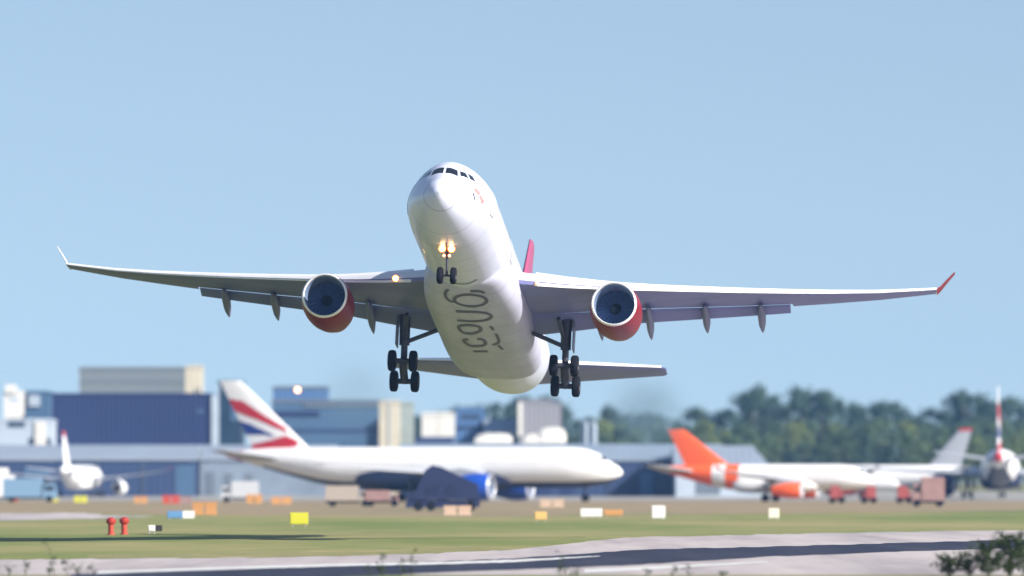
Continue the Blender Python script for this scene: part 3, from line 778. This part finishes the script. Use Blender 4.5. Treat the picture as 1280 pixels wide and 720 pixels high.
building('grey_block', 'plain grey block with a white left corner in the middle background', 649, 702, 503, 1545, 14, B_GREY, [('corner', 647.6, 653, 503, 545, B_WHITE, .25), ('penthouse', 690, 701, 500, 504, B_SLATE, .2)])
shed('maintenance_hangar', 'very long low hangar with pale roof behind the white nose', (497, 905), 573, 555, 1340, 18, B_NAVY2, B_ROOF, [('door', 700, 716, 588, 620, B_NAVY, .1), ('door', 650, 690, 582, 620, B_NAVY, .1), ('door', 800, 816, 590, 620, B_BLUE, .12), ('downpipe', 760, 761, 574, 620, B_SLATE, .2)])
shed('low_hangar', 'pale grey hangar end behind the orange tail', (842, 962), 582, 557, 1320, 16, B_PALE, B_ROOF2, [('door', 870, 900, 590, 618, B_SLATE, .1)], inset=2.5)
def dome(name, label, px, d, w, h, ln):
    mb = MB(); rr = []
    for i, q in enumerate((0, .08, .3, .7, .92, 1)):
        s_ = (.55, .85, 1, 1, .85, .55)[i]
        rr.append([Vector((-w / 2 + w * q, ln / 2 * math.cos(t * math.pi / 10), h * s_ * math.sin(t * math.pi / 10))) for t in range(11)])
    v = [p for r_ in rr for p in r_]; f = []
    for i in range(5):
        for k_ in range(10): f.append([i * 11 + k_, i * 11 + k_ + 1, (i + 1) * 11 + k_ + 1, (i + 1) * 11 + k_])
    f += [list(range(11)), [55 + k_ for k_ in range(11)]]
    r = empty(name, (gx(px, d), d, 0)); tag(r, label, 'tent')
    zb = hz(554, d)
    MB().box(-w / 2 + .2, w / 2 - .2, -ln / 2 + .2, ln / 2 - .2, 0, zb).build('base', B_SLATE, r, False)
    ob = mesh_ob('cover', v, f, B_WHITE, r); ob.location.z = zb + .01
    return r
dome('white_tent', 'low rounded white cover in front of the sloping roof', 617, 1480, 7.6, 2.0, 7)
dome('white_tent', 'wide rounded white cover in front of the grey block', 690, 1470, 5.6, 3.2, 7)
dome('white_tent', 'small flat white cover left of the wide one by the grey block', 668, 1500, 4.6, 1.9, 6)
sil = empty('storage_tank', (gx(731, 1500), 1500, 0)); tag(sil, 'left one of two slim pale blue tanks before the trees', 'tank', 'pale blue tanks before the trees')
MB().lathe([(0, .85), (14.3, .85), (14.8, .5), (14.9, .02)], (0, 0, 0), 'Z', 20).build('shell', B_ROOF, sil)
MB().box(-.12, .12, -1.15, -.87, 0, 14.6).build('ladder', B_SLATE, sil, False)
s2 = copy_tree(sil); s2.location.x = gx(741, 1500); s2["label"] = 'right one of two slim pale blue tanks before the trees'

# ------------------------------------------------------------------ trees
def leaf_mat(name, c1, c2):
    m = bpy.data.materials.new(name); m.use_nodes = True; t = m.node_tree; b = t.nodes["Principled BSDF"]
    g = t.nodes.new("ShaderNodeNewGeometry"); mx = t.nodes.new("ShaderNodeMix"); mx.data_type = 'RGBA'
    t.links.new(g.outputs["Random Per Island"], mx.inputs[0]); mx.inputs[6].default_value = (*c1, 1); mx.inputs[7].default_value = (*c2, 1)
    t.links.new(mx.outputs[2], b.inputs["Base Color"]); b.inputs["Roughness"].default_value = .7; b.inputs["Specular IOR Level"].default_value = .2
    return m
L_DARK = leaf_mat('dark_leaves', (.022, .05, .034), (.045, .08, .05))
L_MID = leaf_mat('mid_leaves', (.045, .085, .035), (.08, .12, .055))
L_LIGHT = leaf_mat('olive_leaves', (.085, .125, .035), (.13, .16, .055))
M_BARK = mat('bark', (.07, .055, .04), .9, var=.4, scale=2)
def make_tree(name, seed, h, w, lm, conic=0.0):
    q = random.Random(seed); r = empty(name)
    mb = MB(); mb.tube([(0, 0, 0), (.1, 0, h * .4), (-.1, .1, h * .85)], [.022 * h, .015 * h, .004 * h], 7)
    cl = []
    for i in range(26):
        z = h * q.uniform(.22, .95); rel = (z / h - .22) / .75
        rad = w * (.5 * math.sin(math.pi * min(1, .18 + rel * .78)) ** .8 if not conic else .5 * (1.05 - rel))
        a = q.uniform(0, 6.28); rr = rad * math.sqrt(q.uniform(.15, 1))
        c = Vector((rr * math.cos(a), rr * math.sin(a), z)); cl.append((c, w * q.uniform(.11, .2)))
        if i % 3 == 0: mb.tube([(0, 0, z * .7), c], [.008 * h, .002 * h], 5)
    mb.build('trunk', M_BARK, r)
    v, f = [], []
    for c, s in cl:
        for _ in range(75):
            d = Vector((q.gauss(0, 1), q.gauss(0, 1), q.gauss(0, .8))).normalized() * s * q.uniform(.5, 1.15)
            p = c + d; u = Vector((q.gauss(0, 1), q.gauss(0, 1), q.gauss(0, 1))).normalized(); n_ = (d.normalized() + Vector((q.gauss(0, .5), q.gauss(0, .5), q.gauss(0, .5)))).normalized()
            u = n_.orthogonal().normalized(); u.rotate(Matrix.Rotation(q.uniform(0, 6.28), 3, n_)); t = n_.cross(u)
            a = q.uniform(.32, .62); k_ = len(v)
            v += [p - u * a, p - t * a * .6, p + u * a, p + t * a * .6]; f.append([k_, k_ + 1, k_ + 2, k_ + 3])
    mesh_ob('crown', v, f, lm, r, False)
    return r
PROTO = {}
def tree(px, ytop, d, kind, label, group):
    var = rnd.randrange(3); key = (kind, var)
    H0 = 20.0
    if key not in PROTO:
        lm, wd, cn = {'dark': (L_DARK, 13, 0), 'mid': (L_MID, 14, 0), 'light': (L_LIGHT, 14, 0), 'poplar': (L_DARK, 8.5, 0)}[kind]
        o = make_tree('tree', hash(kind) % 97 * 0 + {'dark': 11, 'mid': 31, 'light': 51, 'poplar': 71}[kind] + var, H0, wd, lm, cn); PROTO[key] = o
    else: o = copy_tree(PROTO[key])
    h = hz(ytop, d); s = h / H0
    o.location = (gx(px, d), d, 0); o.rotation_euler = (0, 0, rnd.uniform(0, 6.28)); o.scale = (s * rnd.uniform(.72, 1.2), s * rnd.uniform(.75, 1.15), s)
    tag(o, label, 'tree', group)
PROFILE = [(690, 530), (705, 521), (735, 520), (765, 506), (790, 512), (830, 518), (865, 513), (905, 514), (918, 496), (940, 487), (962, 490), (980, 512), (1001, 490), (1025, 488), (1048, 500), (1085, 500), (1120, 508), (1165, 512), (1190, 502), (1205, 487), (1220, 494), (1240, 500), (1290, 497), (1340, 500)]
def prof(x):
    for (a, b), (c, d_) in zip(PROFILE, PROFILE[1:]):
        if a <= x <= c: return b + (d_ - b) * (x - a) / (c - a)
    return 510
x = 700
while x < 1320:
    tree(x, prof(x) + rnd.uniform(-3, 9), 2050 + rnd.uniform(-40, 60), 'dark', 'tall dark tree in the far row whose tops meet the sky', 'trees of the far dark row'); x += rnd.uniform(15, 25)
for px, yt in ((940, 487), (1002, 489), (1026, 488), (1206, 486), (766, 505)):
    tree(px, yt, 2010, 'poplar', 'slim dark tree standing above its neighbours on the treeline', 'slim trees topping the treeline')
x = 755
while x < 1320:
    tree(x, max(prof(x) + 14, 521) + rnd.uniform(0, 14), 1900 + rnd.uniform(-40, 40), rnd.choice(['mid', 'mid', 'light']), 'green tree in the middle row below the dark treeline', 'green trees of the middle row'); x += rnd.uniform(17, 28)
x = 840
while x < 1320:
    tree(x, rnd.uniform(540, 556), 1780 + rnd.uniform(-40, 40), rnd.choice(['mid', 'light', 'dark']), 'lower tree in the front row behind the parked airliners', 'low trees of the front row'); x += rnd.uniform(18, 28)
x = 690
while x < 850:
    tree(x, rnd.uniform(531, 542), 1700 + rnd.uniform(-30, 30), rnd.choice(['mid', 'dark']), 'small tree behind the long hangar near the pale blue tanks', 'small trees behind the hangar'); x += rnd.uniform(14, 22)
for px, yt in ((520, 521), (536, 518), (552, 515), (572, 511), (590, 509), (604, 507), (620, 505), (634, 508), (648, 501), (662, 498), (676, 497), (690, 499), (702, 506)):
    tree(px, yt, 2250 + rnd.uniform(-30, 30), 'dark', 'distant dark tree showing over the middle buildings', 'distant trees over the buildings')

# ------------------------------------------------------------------ vehicles, signs and markers on the field
V_YEL = mat('yellow_sign_paint', (.52, .50, .03), .5)
V_ORG = mat('orange_plastic', (.48, .24, .08), .6)
V_RED = mat('red_marker_paint', (.42, .055, .03), .5)
V_BLUE = mat('blue_sign_paint', (.10, .24, .45), .5)
V_WHT = mat('white_sign_paint', (.7, .7, .69), .5)
V_BLK = mat('black_rubber', (.02, .02, .025), .7)
V_NAVY = mat('navy_truck_paint', (.010, .018, .07), .5, var=.15, scale=.7)
V_PINK = mat('faded_red_cover', (.30, .18, .17), .6, var=.2, scale=1)
V_GRY = mat('grey_box_paint', (.45, .47, .5), .5)

def sign_box(name, label, px, py, w, h, m, m2=None, cat='sign', split=.0, tilt=0.0):
    x, y = ground(px, py); r = empty(name, (x, y, 0), tilt); tag(r, label, cat)
    mb = MB(); mb.box(-w / 2, w / 2, -.14, .14, .18, h); mb.box(-w / 2 + .05, w / 2 - .05, -.18, -.14, .24, h - .06); mb.build('panel', m, r, False)
    if m2: mb = MB(); mb.box(w / 2 + .004, w / 2 + split, -.14, .14, .18, h); mb.build('end_panel', m2, r, False)
    for s in (-1, 1): MB().tube([(s * w * .35, 0, 0), (s * w * .35, 0, .2)], .05, 8).build('leg', V_GRY, r)
    return r
sign_box('taxiway_sign', 'yellow airfield sign standing on the grass', 374, 658, 1.5, 1.15, V_YEL)
sign_box('taxiway_sign', 'blue board with a white end panel on the grass', 219, 650, 1.45, .85, V_BLUE, V_WHT, split=1.1)
sign_box('distance_sign', 'wide white board beside an orange one, right of centre', 739, 648, 2.1, .95, V_WHT)
sign_box('distance_sign', 'orange board touching the wide white one', 766.5, 646.5, 1.9, .75, V_ORG)
sign_box('distance_sign', 'white square board standing alone right of the orange one', 823, 650, 1.25, 1.35, V_WHT)
sign_box('distance_sign', 'small cream board by the orange-tailed airliner', 967, 650, 1.0, 1.1, mat('cream_board', (.7, .66, .55), .5))
sign_box('distance_sign', 'small pale tan board on the grass left of the wide white one', 676, 652, 1.1, .9, mat('tan_board', (.62, .40, .14), .5))
sign_box('ground_light', 'small white and grey light box right of the red markers', 190, 667, .5, .62, V_WHT, V_BLK, cat='light box', split=.5)
def marker(px, py, label):
    x, y = ground(px, py); r = empty('beacon_post', (x, y, 0)); tag(r, label, 'beacon', 'red marker beacons on the grass')
    MB().lathe([(0, .30), (.08, .30), (.1, .2), (.7, .22), (.74, .16)], (0, 0, 0), 'Z', 16).build('post', V_RED, r)
    MB().lathe([(.74, .16), (.8, .30), (.95, .36), (1.12, .33), (1.24, .18), (1.26, .02)], (0, 0, 0), 'Z', 16).build('lamp_head', mat('dark_red_lamp', (.35, .03, .02), .35), r)
    return r
marker(139, 668.5, 'left of two red marker beacons on the grass'); marker(155.5, 668, 'right of two red marker beacons on the grass')

def barrier(px, py, w, h, m, label, group='orange and red barriers along the apron edge'):
    x, y = ground(px, py); r = empty('safety_barrier', (x, y, 0)); tag(r, label, 'barrier', group)
    mb = MB()
    for i in range(2):
        a = -w / 2 + w * i / 2
        mb.box(a + .03, a + w / 2 - .03, -.25, .25, .0, h * .55, taper=.75); mb.box(a + .06, a + w / 2 - .06, -.14, .14, h * .553, h)
    mb.build('block', m, r, False)
    return r
barrier(256, 643.5, 2.7, 1.35, V_ORG, 'widest orange barrier, right of the blue board')
barrier(176, 629, 2.0, 1.0, V_ORG, 'small orange barrier in front of the left hangar door')
barrier(214, 629.5, 2.6, 1.2, V_RED, 'red barrier left of the widest orange one')
barrier(232, 630, 1.8, 1.1, V_PINK, 'faded red barrier next to the plain red one')
barrier(318, 629, 2.4, 1.3, V_ORG, 'orange barrier below the striped tail')
barrier(352, 630, 3.0, 1.0, V_ORG, 'long low orange barrier under the rear fuselage')
barrier(18, 627, 1.2, 1.4, V_RED, 'red barrier at the far left edge')
barrier(66, 627, 1.8, .8, V_YEL, 'yellow block left of the small airliner', 'yellow blocks by the small airliner')
barrier(101, 628, 2.0, 1.0, V_YEL, 'yellow block right below the small airliner', 'yellow blocks by the small airliner')
barrier(572, 644, 3.0, 1.0, mat('sand_barrier', (.46, .33, .24), .7), 'sandy barrier at the foot of the navy stair truck')
barrier(690, 634, 3.2, 1.0, mat('sand_barrier', (.46, .33, .24), .7), 'sandy barrier below the front fuselage of the long white airliner')

def wheel_at(mb, x, y, r, w): mb.lathe([(-w / 2, .02), (-w / 2, r * .9), (-w * .3, r), (w * .3, r), (w / 2, r * .9), (w / 2, .02)], (x, y, r), 'Y', 18)
def truck(px, py, ln, h, m, label, name='service_truck', cat='truck', flip=1):
    x, y = ground(px, py); r = empty(name, (x, y, 0), 0 if flip > 0 else math.pi); tag(r, label, cat)
    mb = MB(); mb.box(-ln / 2, ln * .22, -1.2, 1.2, .75, h); mb.box(-ln / 2 + .1, ln * .22 - .1, -1.1, 1.1, h + .003, h + .12); mb.build('cargo_box', m, r, False)
    mb = MB(); mb.box(ln * .25, ln / 2, -1.1, 1.1, .55, h * .45); mb.box(ln * .25, ln / 2 - .1, -1.05, 1.05, h * .45 + .003, h * .8, taper=.86); mb.build('cab', m, r, False)
    MB().box(ln * .29, ln / 2 - .35, -1.065, 1.065, h * .5, h * .7).build('window', M_GLASS, r, False)
    MB().box(-ln / 2, ln / 2 - .2, -.5, .5, .45, .74).build('chassis', V_BLK, r, False)
    for wx_ in (-ln * .35, ln * .36):
        for sy_ in (-1, 1):
            mb = MB(); wheel_at(mb, wx_, sy_ * 1.0, .48, .3); mb.build('wheel', M_TYRE, r)
    return r
# stair truck in navy, under the white airliner's wing
x, y = ground(553, 638.5); st = empty('stair_truck', (x, y, 0)); tag(st, 'dark navy covered stair truck in front of the long white airliner', 'truck')
sc = y / F_PX
def pr(poly, y0, y1):
    n = len(poly); v = [(a * sc, y0, b * sc) for a, b in poly] + [(a * sc, y1, b * sc) for a, b in poly]
    return v, [list(range(n)), list(range(n, 2 * n))[::-1]] + [[i, (i + 1) % n, n + (i + 1) % n, n + i] for i in range(n)]
mb = MB(); mb.add(*pr([(-38, 14), (-22, 50), (-13, 57), (-2, 55), (44, 33), (44, 14)], -1.5, 1.5)); mb.build('stair_cover', V_NAVY, st, False)
mb = MB(); mb.add(*pr([(-46, 6), (-42, 22), (-36, 26), (-36, 13.6), (30.6, 13.6), (30.6, 4), (-46, 4)], -1.3, 1.3)); mb.build('chassis', V_NAVY, st, False)
mb = MB(); mb.add(*pr([(31, 5), (31, 30), (43, 27), (47, 16), (47, 5)], -1.25, 1.25)); mb.build('cab', V_NAVY, st, False)
for wx_ in (-30, -14, 36):
    for s in (-1, 1): mb = MB(); wheel_at(mb, wx_ * sc, s * 1.2, .52, .35); mb.build('wheel', M_TYRE, st)
for a, b in ((-20, -6), (4, 18)):
    mb = MB(); mb.add(*pr([(a, 20), (a, 34), (b, 30), (b, 20)], -1.53, -1.502)); mb.build('side_panel', M_BANAVY, st, False)

truck(38, 627.5, 8.0, 3.4, mat('pale_blue_truck', (.16, .27, .40), .5), 'pale blue service truck left of the small airliner')
truck(3, 627, 4.0, 5.0, V_WHT, 'white box van cut by the left edge of the picture')
truck(436, 633, 6.0, 2.6, mat('beige_truck', (.34, .29, .25), .7), 'beige service truck under the middle of the white fuselage')
truck(478, 633, 4.4, 2.0, V_PINK, 'faded red service truck beside the beige one')
truck(300, 628, 5.5, 3.0, V_GRY, 'grey service truck under the striped tail', flip=-1)
for px_, lb in ((1046, 'leftmost of three small red equipment carts before the white airliners'), (1086, 'middle of three small red equipment carts before the white airliners'), (1130, 'rightmost of three small red equipment carts before the white airliners')):
    truck(px_, 629, 1.9, 2.4, mat('cart_red', (.30, .06, .055), .6), lb, 'equipment_cart', 'cart', -1 if px_ == 1086 else 1)
truck(1160, 633, 4.2, 3.7, V_PINK, 'faded red service truck left of the big dark blue engine', flip=-1)

# ------------------------------------------------------------------ plants near the camera
L_WEED = leaf_mat('weed_leaves', (.018, .034, .01), (.045, .065, .02))
M_STEM = mat('weed_stem', (.03, .038, .018), .8)
def weed(name, px, ytop, d, lean, label, cat, group=None, leaves=26, spread=.35, thick=.014, dens_from=.2, branch=4):
    h = hz(ytop, d); x = gx(px, d); r = empty(name, (x, d, 0)); tag(r, label, cat, group)
    mb = MB(); v, f = [], []
    n = 7; pts = [Vector((lean * (i / n)**1.5 + rnd.uniform(-.03, .03), rnd.uniform(-.05, .05), h * i / n)) for i in range(n + 1)]
    mb.tube(pts, [thick * (1.1 - .8 * i / n) for i in range(n + 1)], 6)
    ends = [(p, i / n) for i, p in enumerate(pts)]
    for b_ in range(branch):
        i = rnd.randrange(int(n * dens_from) + 1, n); p = pts[i]; a = rnd.uniform(0, 6.28)
        e = p + Vector((math.cos(a) * spread, math.sin(a) * spread, rnd.uniform(.25, .8) * spread)) * rnd.uniform(.5, 1.1)
        m_ = p.lerp(e, .5) + Vector((0, 0, -.05 * spread)); mb.tube([p, m_, e], [thick * .6, thick * .5, thick * .25], 5)
        ends += [(m_, .6), (e, .8), (p.lerp(e, .75), .8)]
    mb.build('stem', M_STEM, r)
    for _ in range(leaves):
        p, t = rnd.choice(ends)
        if t < dens_from: continue
        d_ = Vector((rnd.gauss(0, 1), rnd.gauss(0, 1), rnd.gauss(.3, .7))).normalized(); n_ = d_.orthogonal().normalized(); n_.rotate(Matrix.Rotation(rnd.uniform(0, 6.28), 3, d_))
        a = rnd.uniform(.10, .22); p = p + d_ * rnd.uniform(0, .1); k_ = len(v); s_ = d_.cross(n_)
        v += [p, p + d_ * a * .5 + n_ * a * .3, p + d_ * a + s_ * .02, p + d_ * a * .5 - n_ * a * .3]; f.append([k_, k_ + 1, k_ + 2, k_ + 3])
    if v: mesh_ob('leaves', v, f, L_WEED, r, False)
    return r
SH = [(1262, 672, 313, 190, 'tallest leafy dark shrub in the bottom right corner'), (1236, 684, 311, 150, 'leafy shrub left of the tallest one in the bottom right corner'), (1279, 680, 315, 150, 'leafy shrub cut by the right edge of the picture'), (1187, 702, 312, 80, 'low sparse shrub left of the corner shrubs'), (1212, 697, 314, 80, 'sparse twiggy shrub between the low one and the corner shrubs')]
for px, yt, d, n_, lb in SH:
    r = weed('shrub', px, yt, d, rnd.uniform(-.2, .2), lb, 'shrub', 'shrubs at the bottom right', leaves=n_ * 4, spread=.7, thick=.04, dens_from=.05, branch=34)
weed('weed_stalk', 68, 674, 318, -.38, 'tall leaning weed stalk at the lower left', 'weed', 'weed stalks along the near edge', 18, .14, .022)
WD = [(12, 706, 'weed stalk at the lower left corner'), (32, 704, 'weed stalk second from the lower left corner'), (62, 712, 'short weed stalk below the leaning one'), (84, 700, 'weed stalk just right of the leaning one'), (98, 708, 'weed stalk a little right of the leaning one'), (118, 706, 'weed stalk where the dark asphalt begins'), (478, 694, 'leafy weed at the bottom centre-left over the asphalt'), (462, 706, 'short weed left of the leafy centre-left one'), (500, 700, 'thin weed right of the leafy centre-left one'), (514, 690, 'thin tall weed right of the leafy centre-left pair'), (700, 690, 'tall thin weed stalk at the bottom centre'), (706, 706, 'short weed by the tall thin centre stalk'), (718, 709, 'short weed further right of the tall thin centre stalk'), (808, 712, 'left small weed of the pair right of centre'), (840, 710, 'right small weed of the pair right of centre'), (904, 716, 'tiny weed tip right of the small pair'), (862, 708, 'thin weed tip above the concrete right of centre')]
for px, yt, lb in WD:
    big = px == 478
    weed('weed_stalk', px, yt, 313 + rnd.uniform(-4, 4), rnd.uniform(-.15, .15), lb, 'weed', 'weed stalks along the near edge', 60 if big else 16, .28 if big else .14, (.028 if big else .02), branch=8 if big else 4)

# ------------------------------------------------------------------ haze
def haze():
    mb = MB(); mb.box(-1600, 1600, -400, 3100, -1, 60)
    m = bpy.data.materials.new('air_haze'); m.use_nodes = True; t = m.node_tree
    for n_ in list(t.nodes):
        if n_.type == 'BSDF_PRINCIPLED': t.nodes.remove(n_)
    pv = t.nodes.new("ShaderNodeVolumePrincipled"); out = [n_ for n_ in t.nodes if n_.type == 'OUTPUT_MATERIAL'][0]
    pv.inputs["Color"].default_value = (.26, .52, 1.0, 1); pv.inputs["Density"].default_value = .000062; pv.inputs["Anisotropy"].default_value = .0
    t.links.new(pv.outputs[0], out.inputs["Volume"])
    o = mb.build('haze', m, None, False); tag(o, 'pale blue summer haze over the airfield', None, None, 'stuff')
haze()

def plume(px, py, d, rx, ry, rz, dens, label):
    me = bpy.data.meshes.new('exhaust_smoke'); bm = bmesh.new(); bmesh.ops.create_icosphere(bm, subdivisions=3, radius=1.0); bm.to_mesh(me); bm.free()
    o = bpy.data.objects.new('exhaust_smoke', me); col.objects.link(o)
    o.location = (gx(px, d), d, hz(py, d)); o.scale = (rx, ry, rz); o.rotation_euler = (0, R(12), 0)
    m = bpy.data.materials.new('thin_exhaust_smoke'); m.use_nodes = True; t = m.node_tree
    for n_ in list(t.nodes):
        if n_.type == 'BSDF_PRINCIPLED': t.nodes.remove(n_)
    out = [n_ for n_ in t.nodes if n_.type == 'OUTPUT_MATERIAL'][0]
    pv = t.nodes.new("ShaderNodeVolumePrincipled"); pv.inputs["Color"].default_value = (.22, .34, .44, 1)
    co = t.nodes.new("ShaderNodeTexCoord"); ln = t.nodes.new("ShaderNodeVectorMath"); ln.operation = 'LENGTH'
    mr = t.nodes.new("ShaderNodeMapRange"); mr.interpolation_type = 'SMOOTHSTEP'
    mr.inputs[1].default_value = 1.0; mr.inputs[2].default_value = .1; mr.inputs[3].default_value = 0; mr.inputs[4].default_value = dens
    no = t.nodes.new("ShaderNodeTexNoise"); no.inputs["Scale"].default_value = 2.2; no.inputs["Detail"].default_value = 2
    mu = t.nodes.new("ShaderNodeMath"); mu.operation = 'MULTIPLY'
    t.links.new(co.outputs["Object"], ln.inputs[0]); t.links.new(co.outputs["Object"], no.inputs["Vector"]); t.links.new(ln.outputs["Value"], mr.inputs[0])
    t.links.new(mr.outputs[0], mu.inputs[0]); t.links.new(no.outputs[0], mu.inputs[1]); t.links.new(mu.outputs[0], pv.inputs["Density"])
    t.links.new(pv.outputs[0], out.inputs["Volume"]); me.materials.append(m)
    tag(o, label, None, None, 'stuff')
plume(808, 512, 760, 5.5, 14, 5.0, .11, 'thin grey exhaust smoke hanging below the right engine before the trees')
plume(445, 490, 760, 5.5, 14, 5.0, .045, 'thin pale exhaust smoke hanging below the left engine')
